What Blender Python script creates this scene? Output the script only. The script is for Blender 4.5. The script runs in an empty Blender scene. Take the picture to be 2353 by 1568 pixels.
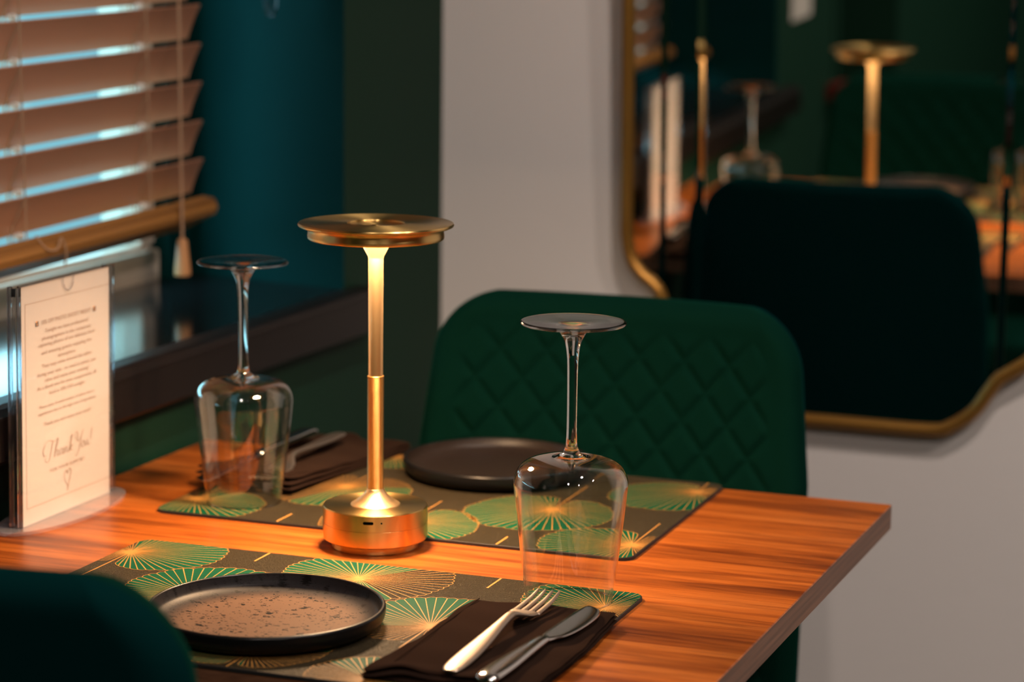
import bpy, bmesh, math, random
from mathutils import Vector, Matrix
random.seed(7)
R = math.radians
PI = math.pi
T = 0.75            # table-top height above the floor
SC = bpy.context.scene
COL = SC.collection

# ------------------------------------------------------------------ camera
def make_camera():
    f, pitch, roll, yaw, tx, ty, h = 5549.49, 0.1678, 0.0120, -0.3627, 0.4429, -2.1631, 0.5186
    cy, sy = math.cos(yaw), math.sin(yaw)
    fwd = Vector((sy*math.cos(pitch), cy*math.cos(pitch), -math.sin(pitch)))
    r = Vector((cy, -sy, 0)); u = r.cross(fwd)
    c, s = math.cos(roll), math.sin(roll)
    r2 = c*r + s*u; u2 = -s*r + c*u
    cam = bpy.data.cameras.new('camera'); o = bpy.data.objects.new('camera', cam); COL.objects.link(o)
    m = Matrix((( r2.x, u2.x, -fwd.x, tx), (r2.y, u2.y, -fwd.y, ty), (r2.z, u2.z, -fwd.z, h+T), (0, 0, 0, 1)))
    o.matrix_world = m
    cam.sensor_width = 36; cam.lens = f/2353*36
    cam.clip_start = 0.05
    cam.dof.use_dof = True; cam.dof.focus_distance = 1.91; cam.dof.aperture_fstop = 4.4
    SC.camera = o
make_camera()

# ------------------------------------------------------------------ world, exposure, room lights
SC.view_settings.view_transform = 'Standard'
SC.view_settings.look = 'None'
SC.view_settings.gamma = 1.0
SC.view_settings.use_curve_mapping = False
SC.view_settings.exposure = 0.0
SC.cycles.transparent_max_bounces = 24
SC.cycles.sample_clamp_indirect = 4.0
SC.cycles.blur_glossy = 0.5

def make_world():
    w = bpy.data.worlds.new('sky'); SC.world = w; w.use_nodes = True
    nt = w.node_tree; nt.nodes.clear()
    out = nt.nodes.new('ShaderNodeOutputWorld'); bg = nt.nodes.new('ShaderNodeBackground')
    tc = nt.nodes.new('ShaderNodeTexCoord'); sep = nt.nodes.new('ShaderNodeSeparateXYZ')
    mr = nt.nodes.new('ShaderNodeMapRange'); mr.inputs[1].default_value = -0.01; mr.inputs[2].default_value = 0.12
    ramp = nt.nodes.new('ShaderNodeValToRGB')
    ramp.color_ramp.elements[0].color = (0.30, 0.68, 0.82, 1)
    ramp.color_ramp.elements[1].color = (3.6, 7.8, 9.4, 1)
    nt.links.new(tc.outputs['Generated'], sep.inputs[0]); nt.links.new(sep.outputs['Z'], mr.inputs[0])
    nt.links.new(mr.outputs[0], ramp.inputs[0]); nt.links.new(ramp.outputs[0], bg.inputs['Color'])
    bg.inputs['Strength'].default_value = 1.0
    nt.links.new(bg.outputs[0], out.inputs['Surface'])
make_world()
# positions and power (W) of the recessed ceiling lights, whose builder is further down
CEILING_LIGHTS = [(0.35, -0.55), (1.45, -0.75), (0.35, -2.55), (1.45, -2.55)]
CEILING_POWER = 18.5
CEILING_COLOR = (1.0, 0.84, 0.73)
LAMP_RADIANCE = 800.0
LAMP_COLOR = (1.0, 0.65, 0.37)

# ------------------------------------------------------------------ materials
def mat(name, color, rough=0.5, metal=0.0, **kw):
    m = bpy.data.materials.new(name); m.use_nodes = True
    b = m.node_tree.nodes['Principled BSDF']
    b.inputs['Base Color'].default_value = (*color, 1); b.inputs['Roughness'].default_value = rough
    b.inputs['Metallic'].default_value = metal
    for k, v in kw.items():
        b.inputs[k.replace('_', ' ')].default_value = v
    return m
def nodes(m): return m.node_tree, m.node_tree.nodes['Principled BSDF']
def noise_bump(m, scale=200, strength=0.2, dist=0.001, detail=4, stretch=None):
    nt, b = nodes(m)
    tc = nt.nodes.new('ShaderNodeTexCoord'); mp = nt.nodes.new('ShaderNodeMapping')
    if stretch: mp.inputs['Scale'].default_value = stretch
    n = nt.nodes.new('ShaderNodeTexNoise'); n.inputs['Scale'].default_value = scale; n.inputs['Detail'].default_value = detail
    bp = nt.nodes.new('ShaderNodeBump'); bp.inputs['Strength'].default_value = strength; bp.inputs['Distance'].default_value = dist
    nt.links.new(tc.outputs['Object'], mp.inputs[0]); nt.links.new(mp.outputs[0], n.inputs['Vector'])
    nt.links.new(n.outputs['Fac'], bp.inputs['Height']); nt.links.new(bp.outputs[0], b.inputs['Normal'])
    return n
def noise_color(m, c1, c2, scale=5, detail=3, lo=.35, hi=.65, stretch=None):
    nt, b = nodes(m)
    tc = nt.nodes.new('ShaderNodeTexCoord'); mp = nt.nodes.new('ShaderNodeMapping')
    if stretch: mp.inputs['Scale'].default_value = stretch
    n = nt.nodes.new('ShaderNodeTexNoise'); n.inputs['Scale'].default_value = scale; n.inputs['Detail'].default_value = detail
    r = nt.nodes.new('ShaderNodeValToRGB'); r.color_ramp.elements[0].position = lo; r.color_ramp.elements[1].position = hi
    r.color_ramp.elements[0].color = (*c1, 1); r.color_ramp.elements[1].color = (*c2, 1)
    nt.links.new(tc.outputs['Object'], mp.inputs[0]); nt.links.new(mp.outputs[0], n.inputs['Vector'])
    nt.links.new(n.outputs['Fac'], r.inputs[0]); nt.links.new(r.outputs[0], b.inputs['Base Color'])
    return r

M = {}
M['plaster'] = mat('painted_plaster_white', (0.80, 0.765, 0.755), 0.8); noise_bump(M['plaster'], 60, .15, .002)
M['green_wall'] = mat('painted_wall_green', (0.006, 0.030, 0.017), 0.6, Specular_IOR_Level=0.12); noise_bump(M['green_wall'], 80, .1, .002)
M['jamb'] = mat('recess_daylight_teal', (0.0002, 0.021, 0.0215), 0.6, Specular_IOR_Level=0.05); noise_bump(M['jamb'], 80, .1, .002)  # recess side of the green wall, with the cool daylight tint put into its colour
M['dark'] = mat('black_paint', (0.008, 0.009, 0.010), 0.5)
M['ceiling'] = mat('ceiling_paint', (0.35, 0.34, 0.33), 0.9)
M['floor'] = mat('dark_wood_floor', (0.03, 0.02, 0.015), 0.4); noise_color(M['floor'], (.015, .01, .007), (.05, .03, .02), 4, 5, stretch=(1, 12, 1))
M['sill'] = mat('gloss_sill', (0.006, 0.006, 0.007), 0.13, Specular_IOR_Level=0.7)
M['sill_edge'] = mat('brown_sill_edge', (0.007, 0.0045, 0.004), 0.4, Specular_IOR_Level=0.25)
M['upvc'] = mat('white_window_frame', (0.60, 0.51, 0.43), 0.45)
M['slat'] = mat('blind_slat_wood', (0.36, 0.155, 0.085), 0.28); noise_color(M['slat'], (.37, .165, .095), (.47, .225, .135), 12, 4, stretch=(1, .08, 1))
M['rail'] = mat('blind_rail_wood', (0.28, 0.115, 0.028), 0.35); noise_color(M['rail'], (.16, .06, .013), (.36, .16, .04), 60, 4, stretch=(1, .02, 1))
M['cord'] = mat('cord_beige', (0.42, 0.26, 0.16), 0.8)
M['white_cord'] = mat('cord_white', (0.75, 0.72, 0.68), 0.7)
M['tassel'] = mat('tassel_wood', (0.50, 0.24, 0.10), 0.4)
M['paper'] = mat('white_card', (0.55, 0.50, 0.45), 0.8, Specular_IOR_Level=0.2)
M['ink'] = mat('printed_ink', (0.33, 0.215, 0.145), 0.8)
M['ink_dark'] = mat('printed_icon_dark', (0.05, 0.05, 0.055), 0.8)
M['ink_orange'] = mat('printed_icon_orange', (0.8, 0.35, 0.08), 0.8)
M['cloth'] = mat('dark_napkin_cloth', (0.012, 0.0065, 0.005), 0.95, Specular_IOR_Level=0.0, Sheen_Weight=0.10, Sheen_Roughness=0.5)
M['cloth'].node_tree.nodes['Principled BSDF'].inputs['Sheen Tint'].default_value = (0.5, 0.30, 0.2, 1)
noise_bump(M['cloth'], 700, .25, .0006)
M['steel'] = mat('polished_steel', (0.62, 0.60, 0.58), 0.13, 1.0)
M['steel_satin'] = mat('satin_steel', (0.46, 0.37, 0.30), 0.40, 1.0)
M['plate_out'] = mat('plate_glaze_black', (0.005, 0.005, 0.0055), 0.30, Specular_IOR_Level=0.25)
M['port'] = mat('port_black', (0.002, 0.002, 0.002), 0.9, Specular_IOR_Level=0.0)
M['gold_frame'] = mat('mirror_frame_gold', (0.42, 0.21, 0.045), 0.33, 0.75)
M['mirror'] = mat('mirror_silver', (0.80, 0.84, 0.82), 0.0, 1.0)
M['velvet'] = mat('green_velvet', (0.002, 0.018, 0.012), 0.95, Specular_IOR_Level=0.0, Sheen_Weight=0.16, Sheen_Roughness=0.35)
M['velvet'].node_tree.nodes['Principled BSDF'].inputs['Sheen Tint'].default_value = (0.04, 0.45, 0.33, 1)
noise_bump(M['velvet'], 900, .15, .0005)
M['velvet_back'] = mat('teal_velvet_plain', (0.001, 0.016, 0.017), 0.95, Specular_IOR_Level=0.0, Sheen_Weight=0.10, Sheen_Roughness=0.3)
M['velvet_back'].node_tree.nodes['Principled BSDF'].inputs['Sheen Tint'].default_value = (0.02, 0.40, 0.40, 1)
M['black_metal'] = mat('black_metal', (0.01, 0.01, 0.01), 0.35, 0.6)
M['red'] = mat('red_fabric', (0.09, 0.005, 0.004), 0.8, Specular_IOR_Level=0.1)
M['mat_edge'] = mat('placemat_edge', (0.014, 0.012, 0.012), 0.6)
M['leaf'] = mat('leaf_green_print', (0.0006, 0.056, 0.025), 0.6, Specular_IOR_Level=0.1); noise_bump(M['leaf'], 900, .35, .0008)
M['gold_print'] = mat('gold_print', (0.46, 0.21, 0.045), 0.55, 0.0, Specular_IOR_Level=0.3); noise_bump(M['gold_print'], 900, .3, .0008)

def brass(name, color, rough, aniso=0.0):
    m = mat(name, color, rough, 1.0, Anisotropic=aniso, Anisotropic_Rotation=0.25)
    nt, b = nodes(m)
    if aniso:
        t = nt.nodes.new('ShaderNodeTangent'); t.direction_type = 'RADIAL'; t.axis = 'Z'
        nt.links.new(t.outputs[0], b.inputs['Tangent'])
    return m
M['brass'] = brass('brushed_brass', (0.76, 0.50, 0.18), 0.34, 0.85)
M['brass_smooth'] = brass('satin_brass', (0.92, 0.60, 0.30), 0.36)
M['brass_knurl'] = brass('knurled_brass', (0.62, 0.33, 0.10), 0.34)
def led():
    m = bpy.data.materials.new('lamp_led'); m.use_nodes = True; nt = m.node_tree; nt.nodes.clear()
    e = nt.nodes.new('ShaderNodeEmission'); o = nt.nodes.new('ShaderNodeOutputMaterial')
    e.inputs[0].default_value = (*LAMP_COLOR, 1); e.inputs[1].default_value = LAMP_RADIANCE
    nt.links.new(e.outputs[0], o.inputs[0]); return m
M['led'] = led()

def glass_solid(name, ior=1.5, color=(0.97, 0.98, 0.975)):
    m = bpy.data.materials.new(name); m.use_nodes = True; nt = m.node_tree; nt.nodes.clear()
    g = nt.nodes.new('ShaderNodeBsdfGlass'); o = nt.nodes.new('ShaderNodeOutputMaterial')
    g.inputs['Color'].default_value = (*color, 1); g.inputs['Roughness'].default_value = 0.0; g.inputs['IOR'].default_value = ior
    nt.links.new(g.outputs[0], o.inputs[0]); return m
def glass_thin(name, tint=(0.97, 0.98, 0.975), boost=1.7, ior=1.5, milk=0.0, rough=0.0):
    """thin-walled clear sheet: straight-through transmission with Fresnel reflection of both faces"""
    m = bpy.data.materials.new(name); m.use_nodes = True; nt = m.node_tree; nt.nodes.clear()
    o = nt.nodes.new('ShaderNodeOutputMaterial'); tr = nt.nodes.new('ShaderNodeBsdfTransparent'); gl = nt.nodes.new('ShaderNodeBsdfGlossy')
    tr.inputs[0].default_value = (*tint, 1); gl.inputs['Roughness'].default_value = rough; gl.inputs['Color'].default_value = (1, 1, 1, 1)
    fr = nt.nodes.new('ShaderNodeFresnel'); fr.inputs[0].default_value = ior
    geo = nt.nodes.new('ShaderNodeNewGeometry')
    mm = nt.nodes.new('ShaderNodeMath'); mm.operation = 'MULTIPLY'; mm.use_clamp = True; mm.inputs[1].default_value = boost
    # use the front-side Fresnel on both faces (a sheet reflects alike from either side)
    dot = nt.nodes.new('ShaderNodeVectorMath'); dot.operation = 'DOT_PRODUCT'
    nt.links.new(geo.outputs['Normal'], dot.inputs[0]); nt.links.new(geo.outputs['Incoming'], dot.inputs[1])
    ab = nt.nodes.new('ShaderNodeMath'); ab.operation = 'ABSOLUTE'; nt.links.new(dot.outputs['Value'], ab.inputs[0])
    inv = nt.nodes.new('ShaderNodeMath'); inv.operation = 'SUBTRACT'; inv.inputs[0].default_value = 1.0; nt.links.new(ab.outputs[0], inv.inputs[1])
    pw = nt.nodes.new('ShaderNodeMath'); pw.operation = 'POWER'; pw.inputs[1].default_value = 5.0; nt.links.new(inv.outputs[0], pw.inputs[0])
    f0 = ((ior-1)/(ior+1))**2
    ma = nt.nodes.new('ShaderNodeMath'); ma.operation = 'MULTIPLY_ADD'; ma.inputs[1].default_value = 1-f0; ma.inputs[2].default_value = f0
    nt.links.new(pw.outputs[0], ma.inputs[0]); nt.links.new(ma.outputs[0], mm.inputs[0])
    mx = nt.nodes.new('ShaderNodeMixShader')
    nt.links.new(mm.outputs[0], mx.inputs[0]); nt.links.new(tr.outputs[0], mx.inputs[1]); nt.links.new(gl.outputs[0], mx.inputs[2])
    last = mx
    if milk:
        df = nt.nodes.new('ShaderNodeBsdfDiffuse'); df.inputs[0].default_value = (0.8, 0.78, 0.85, 1)
        m2 = nt.nodes.new('ShaderNodeMixShader'); m2.inputs[0].default_value = milk
        nt.links.new(mx.outputs[0], m2.inputs[1]); nt.links.new(df.outputs[0], m2.inputs[2]); last = m2
    nt.links.new(last.outputs[0], o.inputs[0]); return m
M['glass'] = glass_solid('clear_crystal')
M['glass_thin'] = glass_thin('thin_crystal')
M['acrylic'] = glass_thin('clear_acrylic_sheet', (0.96, 0.96, 0.98), 1.5, 1.49, 0.04)
M['acrylic_solid'] = glass_solid('clear_acrylic_block', 1.49, (0.93, 0.94, 0.97))
M['acrylic_base'] = glass_thin('clear_acrylic_base', (0.92, 0.90, 0.93), 1.6, 1.49, 0.10)
M['pane'] = glass_thin('window_pane', (0.93, 0.97, 0.97), 1.4)

def wood():
    m = mat('walnut_laminate', (0.4, 0.15, 0.05), 0.33, Specular_IOR_Level=0.32)
    nt, b = nodes(m); N = nt.nodes.new; Lk = nt.links.new
    tc = N('ShaderNodeTexCoord')
    def noi(scale, detail, st, dist=0.0, rough=.6):
        mp = N('ShaderNodeMapping'); mp.inputs['Scale'].default_value = st
        n = N('ShaderNodeTexNoise'); n.inputs['Scale'].default_value = scale; n.inputs['Detail'].default_value = detail
        n.inputs['Distortion'].default_value = dist; n.inputs['Roughness'].default_value = rough
        Lk(tc.outputs['Object'], mp.inputs[0]); Lk(mp.outputs[0], n.inputs['Vector']); return n
    a = noi(1.0, 4, (2.6, 22, 22), .35)      # wide bands
    c = noi(1.0, 5, (6, 130, 130), .3)       # streaks
    f = noi(1.0, 4, (25, 700, 700), .1)      # fine pores
    r1 = N('ShaderNodeValToRGB'); e = r1.color_ramp.elements
    e[0].position = .33; e[0].color = (0.16, 0.035, 0.005, 1); e[1].position = .70; e[1].color = (0.50, 0.148, 0.027, 1)
    x = r1.color_ramp.elements.new(.50); x.color = (0.40, 0.100, 0.013, 1)
    Lk(a.outputs['Fac'], r1.inputs[0])
    r2 = N('ShaderNodeValToRGB'); r2.color_ramp.elements[0].position = .36; r2.color_ramp.elements[1].position = .56
    r2.color_ramp.elements[0].color = (0.58, 0.50, 0.45, 1); r2.color_ramp.elements[1].color = (1, 1, 1, 1)
    Lk(c.outputs['Fac'], r2.inputs[0])
    r3 = N('ShaderNodeValToRGB'); r3.color_ramp.elements[0].position = .38; r3.color_ramp.elements[1].position = .55
    r3.color_ramp.elements[0].color = (0.80, 0.77, 0.75, 1); r3.color_ramp.elements[1].color = (1, 1, 1, 1)
    Lk(f.outputs['Fac'], r3.inputs[0])
    m1 = N('ShaderNodeMix'); m1.data_type = 'RGBA'; m1.blend_type = 'MULTIPLY'; m1.inputs[0].default_value = 1
    Lk(r1.outputs[0], m1.inputs[6]); Lk(r2.outputs[0], m1.inputs[7])
    m2 = N('ShaderNodeMix'); m2.data_type = 'RGBA'; m2.blend_type = 'MULTIPLY'; m2.inputs[0].default_value = 1
    Lk(m1.outputs[2], m2.inputs[6]); Lk(r3.outputs[0], m2.inputs[7])
    Lk(m2.outputs[2], b.inputs['Base Color'])
    bp = N('ShaderNodeBump'); bp.inputs['Strength'].default_value = .12; bp.inputs['Distance'].default_value = .0004
    Lk(f.outputs['Fac'], bp.inputs['Height']); Lk(bp.outputs[0], b.inputs['Normal'])
    return m
M['wood'] = wood()
M['wood_edge'] = mat('walnut_edge_band', (0.2, 0.1, 0.06), 0.5)
noise_color(M['wood_edge'], (.13, .055, .028), (.24, .105, .055), 1.0, 5, stretch=(40, 6, 250))

def leather():
    m = mat('placemat_leather', (0.066, 0.047, 0.020), 0.5, Specular_IOR_Level=0.3)
    nt, b = nodes(m); N = nt.nodes.new; Lk = nt.links.new
    tc = N('ShaderNodeTexCoord')
    v = N('ShaderNodeTexVoronoi'); v.inputs['Scale'].default_value = 430; v.feature = 'DISTANCE_TO_EDGE'
    n = N('ShaderNodeTexNoise'); n.inputs['Scale'].default_value = 260; n.inputs['Detail'].default_value = 3
    ad = N('ShaderNodeMixRGB'); ad.inputs[0].default_value = .012
    Lk(tc.outputs['Object'], ad.inputs[1]); Lk(n.outputs['Color'], ad.inputs[2]); Lk(tc.outputs['Object'], n.inputs['Vector']); Lk(ad.outputs[0], v.inputs['Vector'])
    bp = N('ShaderNodeBump'); bp.inputs['Strength'].default_value = 1.0; bp.inputs['Distance'].default_value = .0022
    mr = N('ShaderNodeMapRange'); mr.inputs[2].default_value = .35
    Lk(v.outputs['Distance'], mr.inputs[0]); Lk(mr.outputs[0], bp.inputs['Height']); Lk(bp.outputs[0], b.inputs['Normal'])
    return m
M['leather'] = leather()

def plate_inner():
    m = mat('plate_glaze_speckled', (0.17, 0.14, 0.125), 0.42, Specular_IOR_Level=0.08)
    nt, b = nodes(m); N = nt.nodes.new; Lk = nt.links.new
    tc = N('ShaderNodeTexCoord')
    def dots(scale, thr, st):
        mp = N('ShaderNodeMapping'); mp.inputs['Scale'].default_value = st
        n = N('ShaderNodeTexNoise'); n.inputs['Scale'].default_value = 40; n.inputs['Detail'].default_value = 2
        mx = N('ShaderNodeMixRGB'); mx.inputs[0].default_value = .01
        v = N('ShaderNodeTexVoronoi'); v.inputs['Scale'].default_value = scale; v.inputs['Randomness'].default_value = 1.0
        Lk(tc.outputs['Object'], mp.inputs[0]); Lk(mp.outputs[0], mx.inputs[1]); Lk(n.outputs['Color'], mx.inputs[2]); Lk(mx.outputs[0], v.inputs['Vector'])
        # radius varies per cell; most cells stay empty
        sp = N('ShaderNodeSeparateColor'); Lk(v.outputs['Color'], sp.inputs[0])
        pw = N('ShaderNodeMath'); pw.operation = 'POWER'; pw.inputs[1].default_value = 3.0; Lk(sp.outputs[0], pw.inputs[0])
        ml = N('ShaderNodeMath'); ml.operation = 'MULTIPLY'; ml.inputs[1].default_value = thr; Lk(pw.outputs[0], ml.inputs[0])
        lt = N('ShaderNodeMath'); lt.operation = 'LESS_THAN'; Lk(v.outputs['Distance'], lt.inputs[0]); Lk(ml.outputs[0], lt.inputs[1])
        return lt
    d1 = dots(190, .52, (1, 1.5, .3)); d2 = dots(75, .31, (.8, 1.3, .3)); d3 = dots(340, .50, (1, 1.3, .3))
    s = N('ShaderNodeMath'); s.operation = 'MAXIMUM'; Lk(d1.outputs[0], s.inputs[0]); Lk(d2.outputs[0], s.inputs[1])
    s2 = N('ShaderNodeMath'); s2.operation = 'MAXIMUM'; Lk(s.outputs[0], s2.inputs[0]); Lk(d3.outputs[0], s2.inputs[1])
    mx = N('ShaderNodeMix'); mx.data_type = 'RGBA'; 
    # base colour runs from bronze-brown in the well to near black at the wall
    vl = N('ShaderNodeVectorMath'); vl.operation = 'LENGTH'; sx = N('ShaderNodeVectorMath'); sx.operation = 'MULTIPLY'; sx.inputs[1].default_value = (1, 1, 0)
    Lk(tc.outputs['Object'], sx.inputs[0]); Lk(sx.outputs[0], vl.inputs[0])
    gr = N('ShaderNodeMapRange'); gr.interpolation_type = 'SMOOTHSTEP'; gr.inputs[1].default_value = .060; gr.inputs[2].default_value = .080; Lk(vl.outputs['Value'], gr.inputs[0])
    gm = N('ShaderNodeMix'); gm.data_type = 'RGBA'; gm.inputs[6].default_value = (0.145, 0.082, 0.050, 1); gm.inputs[7].default_value = (0.020, 0.018, 0.019, 1)
    Lk(gr.outputs[0], gm.inputs[0]); Lk(gm.outputs[2], mx.inputs[6]); mx.inputs[7].default_value = (0.006, 0.005, 0.005, 1)
    Lk(s2.outputs[0], mx.inputs[0]); Lk(mx.outputs[2], b.inputs['Base Color'])
    return m
M['plate_in'] = plate_inner()
M['plate_in_dark'] = mat('plate_glaze_brown', (0.019, 0.012, 0.009), 0.42, Specular_IOR_Level=0.3)

# ------------------------------------------------------------------ mesh helpers
def link(name, me, m=None, parent=None, loc=None, smooth=False):
    o = bpy.data.objects.new(name, me); COL.objects.link(o)
    if m is not None:
        for mm in (m if isinstance(m, (list, tuple)) else [m]): me.materials.append(mm)
    if parent is not None: o.parent = parent
    if loc is not None: o.location = loc
    if smooth:
        me.polygons.foreach_set('use_smooth', [True]*len(me.polygons))
    return o
def pyd(name, V, F, m=None, parent=None, loc=None, smooth=False, mi=None):
    me = bpy.data.meshes.new(name); me.from_pydata([tuple(v) for v in V], [], F)
    if mi: me.polygons.foreach_set('material_index', mi)
    me.update()
    return link(name, me, m, parent, loc, smooth)
def bmo(name, bm, m=None, parent=None, loc=None, smooth=False):
    bmesh.ops.recalc_face_normals(bm, faces=bm.faces)
    me = bpy.data.meshes.new(name); bm.to_mesh(me); bm.free()
    return link(name, me, m, parent, loc, smooth)
def box(bm, x0, x1, y0, y1, z0, z1, bev=0.0, seg=2):
    b2 = bmesh.new()
    bmesh.ops.create_cube(b2, size=1, matrix=Matrix.Translation(((x0+x1)/2, (y0+y1)/2, (z0+z1)/2)) @ Matrix.Diagonal((x1-x0, y1-y0, z1-z0, 1)))
    if bev: bmesh.ops.bevel(b2, geom=b2.edges[:], offset=bev, segments=seg, affect='EDGES', profile=.5)
    tmp = bpy.data.meshes.new('tmp'); b2.to_mesh(tmp); b2.free(); bm.from_mesh(tmp); bpy.data.meshes.remove(tmp)
def boxo(name, dims, m, parent=None, bev=0.0, loc=None, seg=2, smooth=False):
    bm = bmesh.new(); box(bm, *dims, bev, seg); return bmo(name, bm, m, parent, loc, smooth)
def lathe(name, prof, m, parent=None, n=96, closed=True, smooth=True, loc=None, sharp=35):
    """prof: (r,z) pairs; r==0 makes a pole. closed joins last to first only if both off-axis and flagged"""
    V, F = [], []; rings = []
    for r, z in prof:
        if r < 1e-7: rings.append([len(V)]); V.append((0, 0, z))
        else:
            rings.append(list(range(len(V), len(V)+n)))
            V += [(r*math.cos(2*PI*i/n), r*math.sin(2*PI*i/n), z) for i in range(n)]
    pairs = list(zip(rings, rings[1:]))
    if closed and len(rings[0]) > 1 and len(rings[-1]) > 1: pairs.append((rings[-1], rings[0]))
    for a, b in pairs:
        for i in range(n):
            j = (i+1) % n
            if len(a) == 1 and len(b) == 1: continue
            if len(a) == 1: F.append((a[0], b[j], b[i]))
            elif len(b) == 1: F.append((a[i], a[j], b[0]))
            else: F.append((a[i], a[j], b[j], b[i]))
    bm = bmesh.new(); vs = [bm.verts.new(v) for v in V]
    for f in F:
        try: bm.faces.new([vs[i] for i in f])
        except ValueError: pass
    if closed or len(rings[0]) == 1: bmesh.ops.recalc_face_normals(bm, faces=bm.faces)
    if smooth:
        for f in bm.faces: f.smooth = True
        for e in bm.edges:
            if len(e.link_faces) == 2 and e.calc_face_angle(0) > R(sharp): e.smooth = False
    me = bpy.data.meshes.new(name); bm.to_mesh(me); bm.free()
    return link(name, me, m, parent, loc)
def smooth_pts(P, sub=8):
    """Catmull-Rom through points of any dimension"""
    out = []; n = len(P)
    for i in range(n-1):
        p0 = P[max(i-1, 0)]; p1 = P[i]; p2 = P[i+1]; p3 = P[min(i+2, n-1)]
        for k in range(sub):
            t = k/sub
            out.append(tuple(.5*((2*b)+(-a+c)*t+(2*a-5*b+4*c-d)*t*t+(-a+3*b-3*c+d)*t**3) for a, b, c, d in zip(p0, p1, p2, p3)))
    out.append(tuple(P[-1])); return out
def tube(bm, pts, r, n=8, cap=True):
    rings = []; pts = [Vector(p) for p in pts]
    for i, p in enumerate(pts):
        d = (pts[min(i+1, len(pts)-1)]-pts[max(i-1, 0)]).normalized()
        ref = Vector((0, 0, 1)) if abs(d.z) < .9 else Vector((1, 0, 0))
        a = d.cross(ref).normalized(); b = d.cross(a)
        rr = r[i] if isinstance(r, (list, tuple)) else r
        rings.append([bm.verts.new(p+rr*(a*math.cos(2*PI*k/n)+b*math.sin(2*PI*k/n))) for k in range(n)])
    for A, B in zip(rings, rings[1:]):
        for k in range(n): bm.faces.new((A[k], A[(k+1) % n], B[(k+1) % n], B[k]))
    if cap: bm.faces.new(rings[0][::-1]); bm.faces.new(rings[-1])
def loft(bm, secs):
    """secs: list of (centre Vector, half-width vector, half-thick vector); superellipse sections"""
    n = 12; rings = []
    for c, w, t in secs:
        ring = []
        for k in range(n):
            a = 2*PI*k/n; ca, sa = math.cos(a), math.sin(a)
            u = math.copysign(abs(ca)**.8, ca); v = math.copysign(abs(sa)**.8, sa)
            ring.append(bm.verts.new(Vector(c)+Vector(w)*u+Vector(t)*v))
        rings.append(ring)
    for A, B in zip(rings, rings[1:]):
        for k in range(n): bm.faces.new((A[k], A[(k+1) % n], B[(k+1) % n], B[k]))
    bm.faces.new(rings[0][::-1]); bm.faces.new(rings[-1])
def thing(name, label, cat, loc=(0, 0, 0), rotz=0.0, group=None):
    o = bpy.data.objects.new(name, None); COL.objects.link(o); o.empty_display_size = .05
    o.location = (loc[0], loc[1], loc[2]+T); o.rotation_euler = (0, 0, rotz)
    o['label'] = label; o['category'] = cat
    if group: o['group'] = group
    return o
def struct(o, kind='structure'):
    o['kind'] = kind; return o
def sroot(name, loc=(0, 0, 0)):
    o = bpy.data.objects.new(name, None); COL.objects.link(o); o.location = (loc[0], loc[1], loc[2]+T); o['kind'] = 'structure'; return o
def sbox(name, dims, m, parent=None, bev=0.0):
    o = boxo(name, dims, m, parent, bev)
    if parent is None:
        o.location.z = T; struct(o)
    return o

# ------------------------------------------------------------------ room shell (z measured from the table top; floor is -T)
XW, YB, XR, YF, ZC = -0.72, 0.645, 2.9, -3.7, 1.75
sbox('floor', (XW-.35, XR+.1, YF-.1, YB+.1, -T-.1, -T), M['floor'])
sbox('ceiling', (XW-.35, XR+.1, YF-.1, YB+.1, ZC, ZC+.1), M['ceiling'])
sbox('wall_back', (XW-.35, XR+.1, YB, YB+.1, -T, ZC), M['plaster'])
sbox('wall_right', (XR, XR+.1, YF, YB, -T, ZC), M['green_wall'])
sbox('wall_front', (XW-.35, XR+.1, YF-.1, YF, -T, ZC), M['green_wall'])
# window wall with the window recess (y -1.05..0.40) and a dark doorway (y -2.13..-1.52)
Y0, Y1, ZS, ZT = -1.05, 0.40, 0.062, 1.55
wl = sroot('wall_left')
bm = bmesh.new()
box(bm, XW-.30, XW, Y0, YB, -T, ZS)                 # under the sill
box(bm, XW-.30, XW, Y0, YB, ZT, ZC)                 # above the window
box(bm, XW-.30, XW, -1.52, Y0, -T, ZC)              # pier
box(bm, XW-.30, XW, -2.13, -1.52, 1.35, ZC)
box(bm, XW-.30, XW, YF, -2.13, -T, ZC)
bmo('wall_panel', bm, M['green_wall'], wl)
# right-hand reveal pier: splayed teal jamb towards the window, green face towards the room
pts = [(XW, YB), (XW, .352), (-.945, Y1), (-.945, .347), (XW-.30, .347), (XW-.30, YB)]
V = [(x, y, ZS) for x, y in pts]+[(x, y, ZT) for x, y in pts]; n = len(pts)
F = [(i, (i+1) % n, n+(i+1) % n, n+i) for i in range(n)]+[tuple(range(n))[::-1], tuple(range(n, 2*n))]
mi = [0, 1, 1, 1, 0, 0, 0, 0]
pyd('window_pier', V, F, [M['green_wall'], M['jamb']], wl, mi=mi)
# left reveal
sbox('reveal', (-.945, XW, Y0-.002, Y0+.004, ZS, ZT), M['jamb'], wl)
d1 = sroot('door_1')
sbox('door_leaf', (XW-.30, XW-.24, -2.13, -1.52, -T, 1.35), M['dark'], d1)
for k in range(3):
    sbox('door_panel', (XW-.245, XW-.232, -2.04, -1.61, -T+.12+k*.66, -T+.66+k*.66), M['dark'], d1, .006)
sbox('door_trim', (XW-.03, XW+.006, -1.53, -1.50, -T, 1.36), M['green_wall'], d1)
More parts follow.
